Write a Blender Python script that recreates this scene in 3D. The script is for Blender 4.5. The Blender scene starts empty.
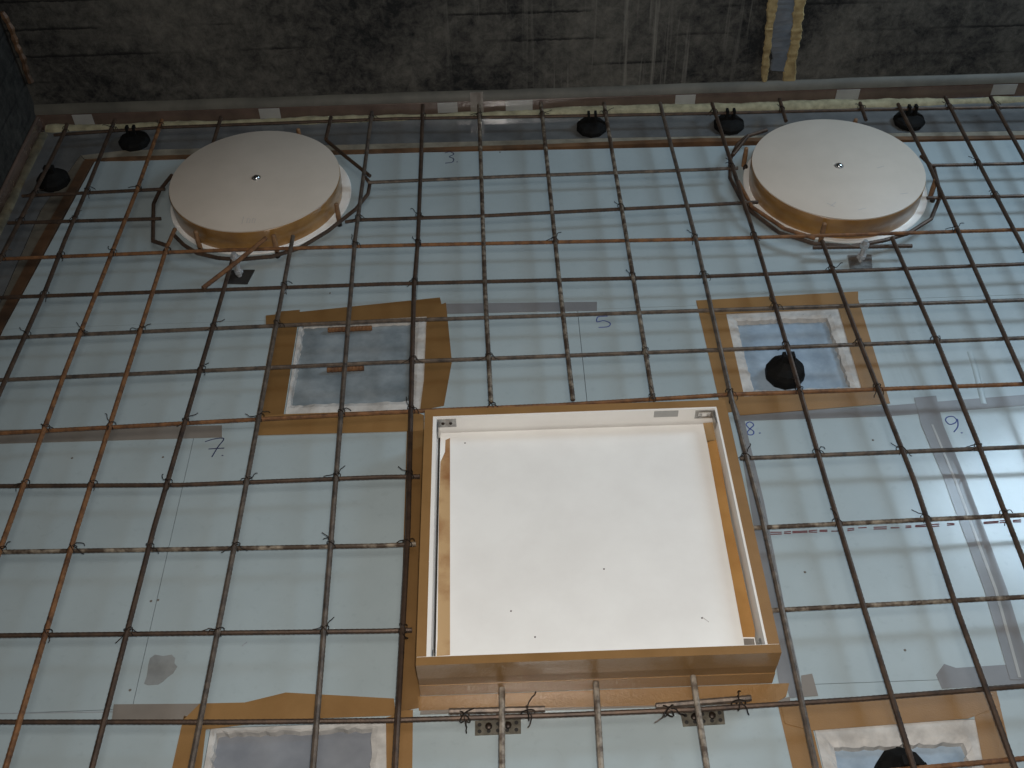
import bpy, math, random
import numpy as np
from mathutils import Vector, Matrix
random.seed(7)
rng = random.Random(11)
S = bpy.context.scene
COL = S.collection

# ------------------------------------------------------------------ camera
F, CX, CY, H = 1080.0, 512.0, 384.0, 1.55
PITCH, ROLL, YAW = 0.81289013, -0.02758275, 0.0093202
cy_, sy_ = math.cos(YAW), math.sin(YAW)
_r = np.array([cy_, -sy_, 0.]); _h = np.array([sy_, cy_, 0.])
_f = _h*math.cos(PITCH) + np.array([0, 0, -1.])*math.sin(PITCH)
_u = np.cross(_r, _f)
RX = _r*math.cos(ROLL) + _u*math.sin(ROLL)
UX = -_r*math.sin(ROLL) + _u*math.cos(ROLL)
cam = bpy.data.cameras.new('camera'); cam.sensor_width = 36; cam.lens = 36*F/1024; cam.clip_start = 0.02
co = bpy.data.objects.new('camera', cam); COL.objects.link(co)
m = Matrix((RX, UX, -_f)).transposed().to_4x4(); m.translation = (0, 0, H)
co.matrix_world = m
S.camera = co

def ray(px, py):
    return RX*(px-CX)/F - UX*(py-CY)/F + _f
def at(px, py, z=0.0):            # measured point of the photo -> point on the level z
    d = ray(px, py); t = (z-H)/d[2]
    return Vector((d[0]*t, d[1]*t, z))
def at_back(px, py, y):           # measured point -> point on the back wall plane
    d = ray(px, py); t = y/d[1]
    return Vector((d[0]*t, y, H+d[2]*t))

# ------------------------------------------------------------------ materials
def nodes(name):
    m = bpy.data.materials.new(name); m.use_nodes = True
    nt = m.node_tree
    return m, nt, nt.nodes['Principled BSDF']
def ramp(nt, stops):
    r = nt.nodes.new('ShaderNodeValToRGB')
    e = r.color_ramp.elements
    while len(e) < len(stops): e.new(.5)
    for i, (p, c) in enumerate(stops):
        e[i].position = p; e[i].color = (*c, 1)
    return r
def noise(nt, scale, detail=4, rough=.55, vec=None, dist=0):
    n = nt.nodes.new('ShaderNodeTexNoise')
    n.inputs['Scale'].default_value = scale; n.inputs['Detail'].default_value = detail
    n.inputs['Roughness'].default_value = rough; n.inputs['Distortion'].default_value = dist
    if vec is not None: nt.links.new(vec, n.inputs['Vector'])
    return n
def pos(nt, scale=(1, 1, 1), loc=(0, 0, 0)):
    g = nt.nodes.new('ShaderNodeNewGeometry'); mp = nt.nodes.new('ShaderNodeMapping')
    mp.inputs['Scale'].default_value = scale; mp.inputs['Location'].default_value = loc
    nt.links.new(g.outputs['Position'], mp.inputs['Vector'])
    return mp.outputs['Vector']
def math_(nt, op, a, b=None, clamp=False):
    n = nt.nodes.new('ShaderNodeMath'); n.operation = op; n.use_clamp = clamp
    for i, v in enumerate((a, b)):
        if v is None: continue
        if isinstance(v, (int, float)): n.inputs[i].default_value = v
        else: nt.links.new(v, n.inputs[i])
    return n.outputs[0]
def mix(nt, fac, a, b):
    n = nt.nodes.new('ShaderNodeMix'); n.data_type = 'RGBA'
    if isinstance(fac, (int, float)): n.inputs[0].default_value = fac
    else: nt.links.new(fac, n.inputs[0])
    for i, v in ((6, a), (7, b)):
        if isinstance(v, tuple): n.inputs[i].default_value = (*v, 1)
        else: nt.links.new(v, n.inputs[i])
    return n.outputs[2]
def bump(nt, b, h, strength, dist=.002):
    n = nt.nodes.new('ShaderNodeBump'); n.inputs['Strength'].default_value = strength
    n.inputs['Distance'].default_value = dist
    nt.links.new(h, n.inputs['Height']); nt.links.new(n.outputs[0], b.inputs['Normal'])
def mat(name, c1, c2, scale=30, rough=.6, metal=0, bumps=.0, bscale=None, spec=.5, lo=.35, hi=.65, coat=0, detail=5):
    m, nt, b = nodes(name)
    v = pos(nt)
    n = noise(nt, scale, detail, .6, v)
    r = ramp(nt, [(lo, c1), (hi, c2)])
    nt.links.new(n.outputs['Fac'], r.inputs[0]); nt.links.new(r.outputs[0], b.inputs['Base Color'])
    b.inputs['Roughness'].default_value = rough; b.inputs['Metallic'].default_value = metal
    b.inputs['Specular IOR Level'].default_value = spec
    b.inputs['Coat Weight'].default_value = coat; b.inputs['Coat Roughness'].default_value = .12
    if bumps:
        n2 = noise(nt, bscale or scale*3, 4, .6, v); bump(nt, b, n2.outputs['Fac'], bumps)
    return m

def board_mat(name='blue_board'):
    m, nt, b = nodes(name)
    v = pos(nt)
    n = noise(nt, 5, 6, .6, v); n2 = noise(nt, 60, 4, .6, v)
    c = ramp(nt, [(.3, (.305, .360, .375)), (.7, (.355, .415, .430))])
    nt.links.new(n.outputs['Fac'], c.inputs[0])
    d = ramp(nt, [(.30, (.82, .82, .82)), (.42, (1, 1, 1))])
    nt.links.new(n2.outputs['Fac'], d.inputs[0])
    mx = nt.nodes.new('ShaderNodeMix'); mx.data_type = 'RGBA'; mx.blend_type = 'MULTIPLY'; mx.inputs[0].default_value = .35
    nt.links.new(c.outputs[0], mx.inputs[6]); nt.links.new(d.outputs[0], mx.inputs[7])
    nt.links.new(mx.outputs[2], b.inputs['Base Color'])
    b.inputs['Roughness'].default_value = .42
    b.inputs['Coat Weight'].default_value = .6; b.inputs['Coat Roughness'].default_value = .16
    # the loose film wrinkles towards the right side of the bay
    w = noise(nt, 1, 3, .5, pos(nt, (5.5, 1.6, 1)), 1.2)
    g = nt.nodes.new('ShaderNodeNewGeometry'); sx = nt.nodes.new('ShaderNodeSeparateXYZ')
    nt.links.new(g.outputs['Position'], sx.inputs[0])
    k = math_(nt, 'MAXIMUM', math_(nt, 'ADD', math_(nt, 'MULTIPLY', sx.outputs['X'], .9), -.15), .05)
    hgt = math_(nt, 'MULTIPLY', w.outputs['Fac'], k)
    bump(nt, b, hgt, .35, .02)
    return m

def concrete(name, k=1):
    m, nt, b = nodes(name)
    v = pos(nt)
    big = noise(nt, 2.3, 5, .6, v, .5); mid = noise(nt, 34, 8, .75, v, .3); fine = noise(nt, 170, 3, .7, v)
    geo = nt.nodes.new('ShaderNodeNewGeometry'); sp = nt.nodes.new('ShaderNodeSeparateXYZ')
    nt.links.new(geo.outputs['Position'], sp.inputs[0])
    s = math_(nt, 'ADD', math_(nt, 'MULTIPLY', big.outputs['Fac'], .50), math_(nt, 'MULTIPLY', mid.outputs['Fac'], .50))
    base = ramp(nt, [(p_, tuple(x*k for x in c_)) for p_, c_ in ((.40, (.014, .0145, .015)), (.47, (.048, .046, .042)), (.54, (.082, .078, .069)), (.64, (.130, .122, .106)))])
    nt.links.new(s, base.inputs[0])
    # board marks: thin broken dark courses with rough edges
    wob = noise(nt, 1.2, 3, .5, v); wob2 = noise(nt, 60, 3, .6, v)
    zz = math_(nt, 'ADD', sp.outputs['Z'], math_(nt, 'MULTIPLY', wob.outputs['Fac'], .022))
    zz = math_(nt, 'ADD', zz, math_(nt, 'MULTIPLY', wob2.outputs['Fac'], .009))
    fr = math_(nt, 'FRACT', math_(nt, 'ADD', math_(nt, 'MULTIPLY', zz, 14), .12))
    line = math_(nt, 'MULTIPLY', math_(nt, 'ADD', math_(nt, 'MULTIPLY', fr, -1), .12), 14, True)
    brk = noise(nt, 2.2, 4, .65, pos(nt, (1, 1, 3), (.7, 0, .3)))
    line = math_(nt, 'MULTIPLY', line, math_(nt, 'MULTIPLY', math_(nt, 'ADD', brk.outputs['Fac'], -.46), 9, True))
    c = mix(nt, math_(nt, 'MULTIPLY', line, .85), base.outputs[0], (.010, .010, .010))
    # lime runs down the wall, gathered right of the middle
    dr = noise(nt, 1, 4, .65, pos(nt, (62, 6, 1.6)), .15)
    area = noise(nt, 3, 2, .5, pos(nt, (1, 1, .9), (.6, 0, 0)))
    xm = math_(nt, 'ADD', math_(nt, 'MULTIPLY', math_(nt, 'ABSOLUTE', math_(nt, 'ADD', sp.outputs['X'], -.30)), -2.0), 1.15, True)
    t = math_(nt, 'MULTIPLY', math_(nt, 'ADD', dr.outputs['Fac'], -.55), 7, True)
    a = math_(nt, 'MULTIPLY', math_(nt, 'ADD', area.outputs['Fac'], -.30), 5, True)
    c = mix(nt, math_(nt, 'MULTIPLY', math_(nt, 'MULTIPLY', t, a), math_(nt, 'MULTIPLY', xm, .75)), c, (.205, .195, .172))
    nt.links.new(c, b.inputs['Base Color'])
    b.inputs['Roughness'].default_value = .85; b.inputs['Specular IOR Level'].default_value = .2
    hh = math_(nt, 'ADD', math_(nt, 'MULTIPLY', mid.outputs['Fac'], .7), math_(nt, 'MULTIPLY', fine.outputs['Fac'], .3))
    bump(nt, b, hh, .6, .006)
    return m

def tape_mat(name, c1, c2, rough=.42, spark=.6, sc=420, dist=.0004, coat=.3, cr=.05):
    m, nt, b = nodes(name)
    v = pos(nt)
    n = noise(nt, 12, 4, .6, v)
    r = ramp(nt, [(.3, c1), (.7, c2)]); nt.links.new(n.outputs['Fac'], r.inputs[0])
    nt.links.new(r.outputs[0], b.inputs['Base Color'])
    b.inputs['Roughness'].default_value = rough
    b.inputs['Coat Weight'].default_value = coat; b.inputs['Coat Roughness'].default_value = cr
    n2 = noise(nt, sc, 2, .6, v)
    bump(nt, b, n2.outputs['Fac'], spark, dist)
    nt.links.new(b.inputs['Normal'].links[0].from_socket, b.inputs['Coat Normal'])
    return m

M = {}
M['board'] = board_mat()
M['concrete'] = concrete('dark_concrete')
M['concrete_left'] = concrete('shaded_concrete', .5)  # same concrete, with the left wall's dimness put into its colour
M['slab'] = mat('slab_concrete', (.10, .11, .115), (.17, .18, .18), 14, .5, 0, .3)
M['white'] = mat('white_board', (.73, .71, .68), (.78, .765, .735), 9, .5, 0, .02, 60)
M['offwhite'] = mat('off_white_board', (.50, .435, .365), (.55, .48, .405), 8, .5, 0, .02, 60)
M['tape'] = tape_mat('brown_tape', (.215, .116, .040), (.265, .147, .055))
M['tape_crinkled'] = tape_mat('brown_tape_crinkled', (.205, .110, .038), (.255, .141, .052), .35, .8, 250, .00055, 1, .07)
M['tape_dark'] = tape_mat('brown_tape_dark', (.150, .080, .027), (.195, .105, .037))
M['tape_pale'] = tape_mat('brown_tape_pale', (.27, .17, .072), (.33, .21, .095), .45, .15)
M['tape_edge'] = mat('taped_plywood_edge', (.21, .10, .024), (.32, .165, .042), 18, .3, 0, .1, 120, coat=.4)
M['tape_grey'] = tape_mat('grey_tape', (.155, .155, .158), (.195, .195, .20), .42, .15)
M['tape_taupe'] = tape_mat('taupe_tape', (.165, .145, .125), (.21, .185, .16), .42, .2)
M['patch'] = tape_mat('pale_patch', (.27, .27, .26), (.36, .36, .345), .4, .2)
M['kraft'] = mat('kraft_strip', (.25, .115, .042), (.43, .28, .14), 14, .5, 0, .05, lo=.34, hi=.56)
M['kraft2'] = mat('kraft_strip_brown', (.33, .165, .05), (.40, .215, .07), 14, .4, 0, .05)
M['foam'] = mat('yellow_foam', (.19, .168, .100), (.33, .295, .185), 40, .85, 0, .6, 60)
M['foam_shaded'] = mat('shaded_foam', (.06, .054, .036), (.16, .14, .09), 25, .85, 0, .6, 60)  # yellow foam with the shade of the left side in its colour
M['beige_shaded'] = mat('shaded_beige', (.06, .053, .042), (.145, .128, .10), 12, .6, 0, .3, 60)  # beige strip darkened to carry the dim light along the left wall
M['batten_shaded'] = mat('shaded_batten', (.04, .024, .015), (.105, .055, .028), 12, .5, 0, .3, 60)  # rusty batten, left-side shade mixed into the brown
M['foam_streak'] = mat('foam_streak', (.20, .145, .065), (.36, .275, .13), 40, .8, 0, .6, 80)
M['plum'] = mat('plum_board', (.075, .052, .042), (.13, .088, .07), 9, .25, 0, .1, 30, coat=.6)
M['tan'] = mat('tan_sealant', (.06, .055, .043), (.098, .089, .070), 12, .6, 0, .2)
M['greystrip'] = mat('grey_film', (.085, .088, .090), (.135, .138, .138), 10, .25, 0, .05, 40, coat=.8)
M['beige'] = mat('beige_sealant', (.13, .115, .088), (.25, .225, .175), 16, .6, 0, .3, 60)
M['batten'] = mat('rust_batten', (.065, .036, .020), (.16, .085, .042), 14, .5, 0, .3, 60)
M['pane'] = mat('pocket_blue', (.21, .275, .345), (.31, .385, .46), 22, .5, 0, .1, 90)
M['pane_grey'] = mat('pocket_grey', (.115, .142, .158), (.25, .285, .305), 17, .5, 0, .1, 90, lo=.3, hi=.7)
M['slate'] = mat('slate_sheet', (.085, .10, .12), (.13, .145, .165), 30, .5, 0, .1, 90)
M['slate_base'] = mat('slate_pocket', (.16, .172, .195), (.215, .228, .25), 14, .5, 0, .1, 90)
M['plaster'] = mat('white_filler', (.36, .345, .325), (.52, .50, .47), 30, .8, 0, .5, 70)
M['rust'] = mat('rust_orange', (.070, .031, .015), (.22, .10, .038), 55, .65, .25, .4, 300, lo=.3, hi=.62)
M['rustdark'] = mat('rust_dark', (.040, .027, .021), (.105, .065, .042), 45, .5, .45, .3, 300, lo=.3, hi=.7)
M['rustgrey'] = mat('rust_grey', (.055, .045, .040), (.19, .145, .11), 60, .45, .45, .3, 300, lo=.3, hi=.7)
M['rustspot'] = mat('rust_spotted', (.060, .038, .024), (.30, .25, .19), 60, .6, .25, .4, 300, lo=.46, hi=.68)
M['rustpale'] = mat('rust_pale', (.085, .060, .044), (.33, .285, .23), 70, .6, .2, .4, 300, lo=.36, hi=.6)
M['wire'] = mat('tie_wire', (.018, .014, .012), (.05, .035, .026), 90, .45, .7)
M['black'] = mat('black_plastic', (.004, .004, .004), (.008, .0075, .007), 40, .8, 0, .1, 200, .15)
M['zinc'] = mat('zinc', (.42, .43, .44), (.58, .58, .58), 90, .3, .55)
M['chrome'] = mat('chrome', (.75, .75, .76), (.85, .85, .85), 90, .14, 1)
M['steel'] = mat('galvanised', (.25, .25, .245), (.42, .42, .41), 120, .35, .85)
M['plate'] = mat('dull_plate', (.10, .09, .07), (.19, .175, .14), 80, .5, .5)
M['dark'] = mat('dark_gap', (.015, .014, .013), (.022, .02, .018), 40, .8)
M['pegwood'] = mat('peg_wood', (.13, .065, .03), (.24, .13, .06), 60, .6, 0, .2)
M['ink'] = mat('blue_ink', (.035, .055, .20), (.05, .075, .25), 60, .6)
M['inkdark'] = mat('dark_ink', (.012, .016, .06), (.02, .025, .085), 60, .6)
M['chalk'] = mat('red_line', (.12, .035, .045), (.17, .05, .06), 60, .8)
M['stain'] = mat('grey_stain', (.17, .18, .18), (.24, .255, .255), 25, .6)
M['pencil'] = mat('pencil', (.22, .24, .26), (.28, .30, .32), 60, .7)
M['scratch'] = mat('scratch_grey', (.40, .37, .35), (.45, .42, .4), 60, .7)
M['dirt'] = mat('dirt', (.10, .09, .08), (.14, .12, .10), 60, .8)

# ------------------------------------------------------------------ mesh helper
WL = {}
class MB:
    def __init__(s): s.v = []; s.f = []; s.sm = False
    def add(s, vs, fs):
        o = len(s.v); s.v += [Vector(x) for x in vs]; s.f += [tuple(i+o for i in f) for f in fs]; return s
    def box(s, x0, x1, y0, y1, z0, z1):
        return s.add([(x0,y0,z0),(x1,y0,z0),(x1,y1,z0),(x0,y1,z0),(x0,y0,z1),(x1,y0,z1),(x1,y1,z1),(x0,y1,z1)],
              [(3,2,1,0),(4,5,6,7),(0,1,5,4),(1,2,6,5),(2,3,7,6),(3,0,4,7)])
    def bbox(s, x0, x1, y0, y1, z0, z1, b=.002):       # box with chamfered top edges
        vs = []
        for z, i in ((z0, 0), (z1-b, 0), (z1, b)):
            vs += [(x0+i,y0+i,z),(x1-i,y0+i,z),(x1-i,y1-i,z),(x0+i,y1-i,z)]
        fs = [(3,2,1,0),(8,9,10,11)]
        for k in (0, 4):
            for j in range(4): fs.append((k+j, k+(j+1)%4, k+4+(j+1)%4, k+4+j))
        return s.add(vs, fs)
    def prism(s, poly, z0, z1):                        # polygon (list of xy) extruded up
        n = len(poly)
        a = sum(poly[i][0]*poly[(i+1)%n][1]-poly[(i+1)%n][0]*poly[i][1] for i in range(n))
        if a < 0: poly = poly[::-1]
        vs = [(p[0],p[1],z0) for p in poly]+[(p[0],p[1],z1) for p in poly]
        fs = [tuple(range(n-1,-1,-1)), tuple(range(n,2*n))]+[(i,(i+1)%n,n+(i+1)%n,n+i) for i in range(n)]
        return s.add(vs, fs)
    def lathe(s, c, prof, n=64, phase=0):              # prof: list (r,z); closed at both ends
        vs = []; fs = []
        for r, z in prof:
            for k in range(n):
                a = 2*math.pi*k/n+phase
                vs.append((c[0]+r*math.cos(a), c[1]+r*math.sin(a), c[2]+z))
        for j in range(len(prof)-1):
            for k in range(n):
                fs.append((j*n+k, j*n+(k+1)%n, (j+1)*n+(k+1)%n, (j+1)*n+k))
        fs.append(tuple(range(n-1,-1,-1))); fs.append(tuple((len(prof)-1)*n+k for k in range(n)))
        return s.add(vs, fs)
    def tube(s, pts, r, n=8, rib=0, step=None, sq=1.0):
        pts = [Vector(p) for p in pts]
        if step:
            out = [pts[0]]; par = 0
            for a, b in zip(pts, pts[1:]):
                L = (b-a).length; k = max(1, int(L/step))
                out += [a.lerp(b, (i+1)/k) for i in range(k)]
            pts = out
        N = len(pts); vs = []; fs = []
        up0 = Vector((0, 0, 1))
        for i, p in enumerate(pts):
            t = (pts[min(i+1, N-1)]-pts[max(i-1, 0)]).normalized()
            up = up0 if abs(t.z) < .9 else Vector((0, 1, 0))
            sd = t.cross(up).normalized(); u = sd.cross(t).normalized()
            rr = r*(1+rib*(1 if i % 2 else 0))
            for k in range(n):
                a = 2*math.pi*k/n
                vs.append(p+sd*math.cos(a)*rr+u*math.sin(a)*rr*sq)
        for i in range(N-1):
            for k in range(n):
                fs.append((i*n+(k+1)%n, i*n+k, (i+1)*n+k, (i+1)*n+(k+1)%n))
        fs.append(tuple(range(n))); fs.append(tuple((N-1)*n+k for k in range(n-1, -1, -1)))
        return s.add(vs, fs)
    def plate(s, rect, holes, z0, z1):                 # rectangular plate with rectangular holes
        x0, x1, y0, y1 = rect
        xs = sorted({x0, x1, *[min(max(h[i], x0), x1) for h in holes for i in (0, 1)]})
        ys = sorted({y0, y1, *[min(max(h[i], y0), y1) for h in holes for i in (2, 3)]})
        def solid(i, j):
            if not (0 <= i < len(xs)-1 and 0 <= j < len(ys)-1): return False
            x = (xs[i]+xs[i+1])/2; y = (ys[j]+ys[j+1])/2
            return not any(h[0] < x < h[1] and h[2] < y < h[3] for h in holes)
        idx = {}
        vs = []
        def V(i, j, z):
            if (i, j, z) not in idx: idx[i, j, z] = len(vs); vs.append((xs[i], ys[j], z))
            return idx[i, j, z]
        fs = []
        for i in range(len(xs)-1):
            for j in range(len(ys)-1):
                if not solid(i, j): continue
                fs.append((V(i,j,z1),V(i+1,j,z1),V(i+1,j+1,z1),V(i,j+1,z1)))
                fs.append((V(i,j+1,z0),V(i+1,j+1,z0),V(i+1,j,z0),V(i,j,z0)))
                if not solid(i, j-1): fs.append((V(i,j,z0),V(i+1,j,z0),V(i+1,j,z1),V(i,j,z1)))
                if not solid(i, j+1): fs.append((V(i+1,j+1,z0),V(i,j+1,z0),V(i,j+1,z1),V(i+1,j+1,z1)))
                if not solid(i-1, j): fs.append((V(i,j+1,z0),V(i,j,z0),V(i,j,z1),V(i,j+1,z1)))
                if not solid(i+1, j): fs.append((V(i+1,j,z0),V(i+1,j+1,z0),V(i+1,j+1,z1),V(i+1,j,z1)))
        return s.add(vs, fs)
    def smooth(s): s.sm = True; return s
    def data(s, name, material, org):
        me = bpy.data.meshes.new(name)
        me.from_pydata([v-org for v in s.v], [], s.f); me.materials.append(material); me.update()
        if s.sm:
            me.polygons.foreach_set('use_smooth', [True]*len(me.polygons))
            try: me.set_sharp_from_angle(angle=math.radians(40))
            except Exception: pass
        return me
    def build(s, name, material, parent=None, label=None, cat=None, group=None, kind=None, org=None):
        if parent is not None: org = WL[parent.name]
        elif org is None:
            a = [min(v[i] for v in s.v) for i in range(3)]; b = [max(v[i] for v in s.v) for i in range(3)]
            org = Vector(((a[0]+b[0])/2, (a[1]+b[1])/2, a[2]))
        o = bpy.data.objects.new(name, s.data(name, material, Vector(org))); COL.objects.link(o)
        if parent is not None: o.parent = parent
        else: o.location = org
        WL[o.name] = Vector(org)
        tag(o, label, cat, group, kind)
        return o
def tag(o, label=None, cat=None, group=None, kind=None):
    if label: o['label'] = label
    if cat: o['category'] = cat
    if group: o['group'] = group
    if kind: o['kind'] = kind
    return o
def thing(name, loc, label, cat, group=None):
    o = bpy.data.objects.new(name, None); COL.objects.link(o); o.location = loc; o.empty_display_size = .02
    WL[o.name] = Vector(loc)
    return tag(o, label, cat, group)
def q(*pts): return [at(*p)[:2] for p in pts]
SKIN = .0008

# ------------------------------------------------------------------ setting
YW, XW, ZB = 2.455, -1.18, -.022
MB().box(XW-.2, 2.3, -.5, YW+.2, -.2, ZB).build('floor', M['slab'], kind='structure', label='grey concrete slab under the blue sheets')
MB().box(XW-.2, 2.3, YW, YW+.2, ZB, 1.9).build('wall_back', M['concrete'], kind='structure', label='dark stained concrete wall at the back')
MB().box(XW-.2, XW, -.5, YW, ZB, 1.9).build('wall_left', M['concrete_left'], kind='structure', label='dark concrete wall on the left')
MB().bbox(XW+.0, 2.3, YW-.016, YW, ZB, .036, .003).build('baseboard_back', M['plum'], kind='structure', label='brown film-coated strip along the foot of the back wall')
MB().bbox(XW, XW+.009, -.5, YW-.016, ZB, .034, .003).build('baseboard_left', M['plum'], kind='structure', label='dark strip along the foot of the left wall')
b = MB()   # chamfered fillet above the strip
n = 60
vs = []; fs = []
for i in range(n+1):
    x = XW + (2.3-XW)*i/n; j = rng.uniform(-.0012, .0012)
    vs += [(x, YW, .036), (x, YW-.0165, .0362), (x, YW-.0135, .044+j), (x, YW-.004, .056+j), (x, YW, .057+j)]
for i in range(n):
    for k in range(4): fs.append((i*5+k, i*5+k+1, (i+1)*5+k+1, (i+1)*5+k))
    fs.append((i*5+4, i*5, (i+1)*5, (i+1)*5+4))
fs.append((4, 3, 2, 1, 0)); fs.append(tuple(n*5+k for k in range(5)))
b.add(vs, fs).smooth().build('trim_1', M['tan'], kind='structure', label='tan sealing band above the brown strip on the back wall')

MB().tube([at_back(x, y, YW-.004) for x, y in ((2, 12), (11, 28), (16, 44), (23, 58), (27, 74), (31, 82))], .006, 6, .5, .012).build('corner_crack', M['batten'], bpy.data.objects['wall_back'], 'brown ragged crack in the corner')
# edge strips between the sheets and the walls
strip = MB().prism([(XW+.014, YW-.018), (2.2, YW-.018), (2.2, 2.262), (1.259, 2.281), (.26, 2.308), (-.935, 2.323), (-1.044, 2.307), (-1.084, 2.086), (-1.084, 1.8), (-1.09, .2), (XW+.014, .2)], ZB, -.001)
strip.build('edge_film', M['greystrip'], label='glossy grey film strip between the blue sheets and the walls', cat='plastic film')
MB().prism([(2.2, 2.259), (1.259, 2.278), (.26, 2.3055), (-.935, 2.3205), (-1.041, 2.305), (-1.026, 2.285), (-.929, 2.292), (.133, 2.286), (.509, 2.290), (1.251, 2.258), (2.2, 2.24)], ZB, .0005
     ).build('sealing_strip', M['beige'], label='beige sealing strip beside the grey film along the back wall', cat='strip')
MB().prism([(-1.042, 2.304), (-1.081, 2.086), (-1.081, 1.8), (-1.087, .2), (-1.083, .2), (-1.071, 1.721), (-1.054, 1.972), (-1.027, 2.284)], ZB, .0005
     ).build('sealing_strip', M['beige_shaded'], label='beige sealing strip beside the grey film along the left wall', cat='strip')
MB().prism([(-1.026, 2.284), (-.929, 2.290), (.133, 2.284), (.509, 2.288), (1.251, 2.256), (2.2, 2.238), (2.2, 2.222), (1.123, 2.247), (.506, 2.272), (.132, 2.270), (-.925, 2.274), (-1.001, 2.278)], ZB, .003
     ).build('edge_batten', M['batten'], label='thin rusty brown batten along the back edge of the blue sheets', cat='batten')
MB().prism([(-1.0265, 2.280), (-1.054, 1.972), (-1.071, 1.721), (-1.083, .2), (-1.066, .2), (-1.053, 1.659), (-1.030, 1.971), (-1.003, 2.276)], ZB, .003
     ).build('edge_batten', M['batten_shaded'], label='thin rusty brown batten along the left edge of the blue sheets', cat='batten')

def bead(pts, r, name, label, mm='foam'):
    b = MB(); out = []
    P = [Vector(p) for p in pts]
    for a, c in zip(P, P[1:]):
        k = int((c-a).length/.012); out += [a.lerp(c, i/k) for i in range(k)]
    out.append(P[-1])
    N = len(out); vs = []; fs = []
    ph = 0; rr = r
    for i, p in enumerate(out):
        t = (out[min(i+1, N-1)]-out[max(i-1, 0)]).normalized(); sd = t.cross(Vector((0, 0, 1))).normalized()
        rr += rng.uniform(-.13, .13)*r; rr = min(max(rr, r*.65), r*1.35)
        for k in range(7):
            a = math.pi*k/6
            vs.append(p+sd*math.cos(a)*rr+Vector((0, 0, math.sin(a)*rr*.75)))
    for i in range(N-1):
        for k in range(6): fs.append((i*7+k, i*7+k+1, (i+1)*7+k+1, (i+1)*7+k))
        fs.append((i*7+6, i*7, (i+1)*7, (i+1)*7+6))
    fs.append(tuple(range(6, -1, -1))); fs.append(tuple((N-1)*7+k for k in range(7)))
    b.add(vs, fs).smooth().build(name, M[mm], label=label, cat='foam')
bead([(XW+.020, 2.43, -.001), (-.3, 2.428, -.001), (.14, 2.427, -.001), (.9, 2.421, -.001), (2.2, 2.412, -.001)], .0145, 'foam_bead', 'yellow foam bead along the foot of the back wall')
bead([(XW+.018, .3, -.001), (XW+.017, 2.04, -.001), (XW+.018, 2.405, -.001)], .009, 'foam_bead', 'yellow foam bead along the foot of the left wall', 'foam_shaded')

# pale tape patches on the brown strip
for px, w, lab in ((80, 20, 'grey tape patch on the brown strip nearest the left corner'), (268, 21, 'grey tape patch on the brown strip behind the left disc'),
               (447, 20, 'grey tape patch on the brown strip, just left of the tall tan patch'), (519, 27, 'widest grey tape patch on the brown strip, just right of the tall tan patch'),
               (686, 20, 'grey tape patch on the brown strip, between the middle spacer and the right disc'), (849, 23, 'grey tape patch on the brown strip behind the right disc'),
               (1006, 24, 'grey tape patch on the brown strip at the far right edge')):
    t = -.0285*(px-512)
    a = at_back(px-w/2, 98+t, YW-.0165); c = at_back(px+w/2, 98+t, YW-.0165)
    MB().prism([(a.x, YW-.0172), (c.x, YW-.0172), (c.x, YW-.016), (a.x, YW-.016)], .004, .0335).build('tape_patch', M['patch'], label=lab, cat='tape', group='tape patches on the brown strip')
a = at_back(470, 97, YW-.017); c = at_back(483, 97, YW-.017)
MB().prism([(a.x, YW-.0185), (c.x, YW-.0185), (c.x, YW-.0166), (a.x, YW-.0166)], .003, .062).build('tape_patch', M['tape_taupe'], label='tall tan tape patch crossing brown strip and tan band', cat='tape', group='tape patches on the brown strip')

# foam streaks on the back wall
def wallstrip(pxs_l, pxs_r, name, material, parent, d):
    L = [at_back(x, y, YW) for x, y in pxs_l]; R_ = [at_back(x, y, YW) for x, y in pxs_r]
    n = 70; vs = []; fs = []
    def samp(P, t):
        k = t*(len(P)-1); i = min(int(k), len(P)-2); return P[i].lerp(P[i+1], k-i)
    jl = jr = 0
    for i in range(n+1):
        t = i/n; l = samp(L, t); r = samp(R_, t)
        jl = jl*.85+rng.uniform(-.0022, .0022); jr = jr*.85+rng.uniform(-.0022, .0022)
        l = l+Vector((jl, 0, 0)); r = r+Vector((jr, 0, 0)); dd = d*rng.uniform(.6, 1.1)
        vs += [(l.x, YW, l.z), (l.x+.003, YW-dd, l.z), (r.x-.003, YW-dd, r.z), (r.x, YW, r.z)]
    for i in range(n):
        for k in range(3): fs.append((i*4+k, i*4+k+1, i*4+k+5, i*4+k+4))
    return MB().add(vs, fs).smooth().build(name, material, parent)
fj = thing('wall_joint', at_back(785, 78, YW), 'grey joint edged by two yellow foam streaks on the back wall', 'joint')
wallstrip([(778, -30), (776, 0), (772, 35), (771, 70)], [(797, -30), (796, 0), (793, 30), (786, 71)], 'joint_fill', M['slate'], fj, .003)
wallstrip([(774, -30), (768, 0), (764, 40), (760, 84)], [(780, -30), (778, 0), (772, 40), (768, 84)], 'foam_streak', M['foam_streak'], fj, .0045)
wallstrip([(795, -30), (793, 0), (789, 40), (781, 84)], [(808, -30), (806, 0), (800, 40), (793, 84)], 'foam_streak', M['foam_streak'], fj, .0045)

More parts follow.
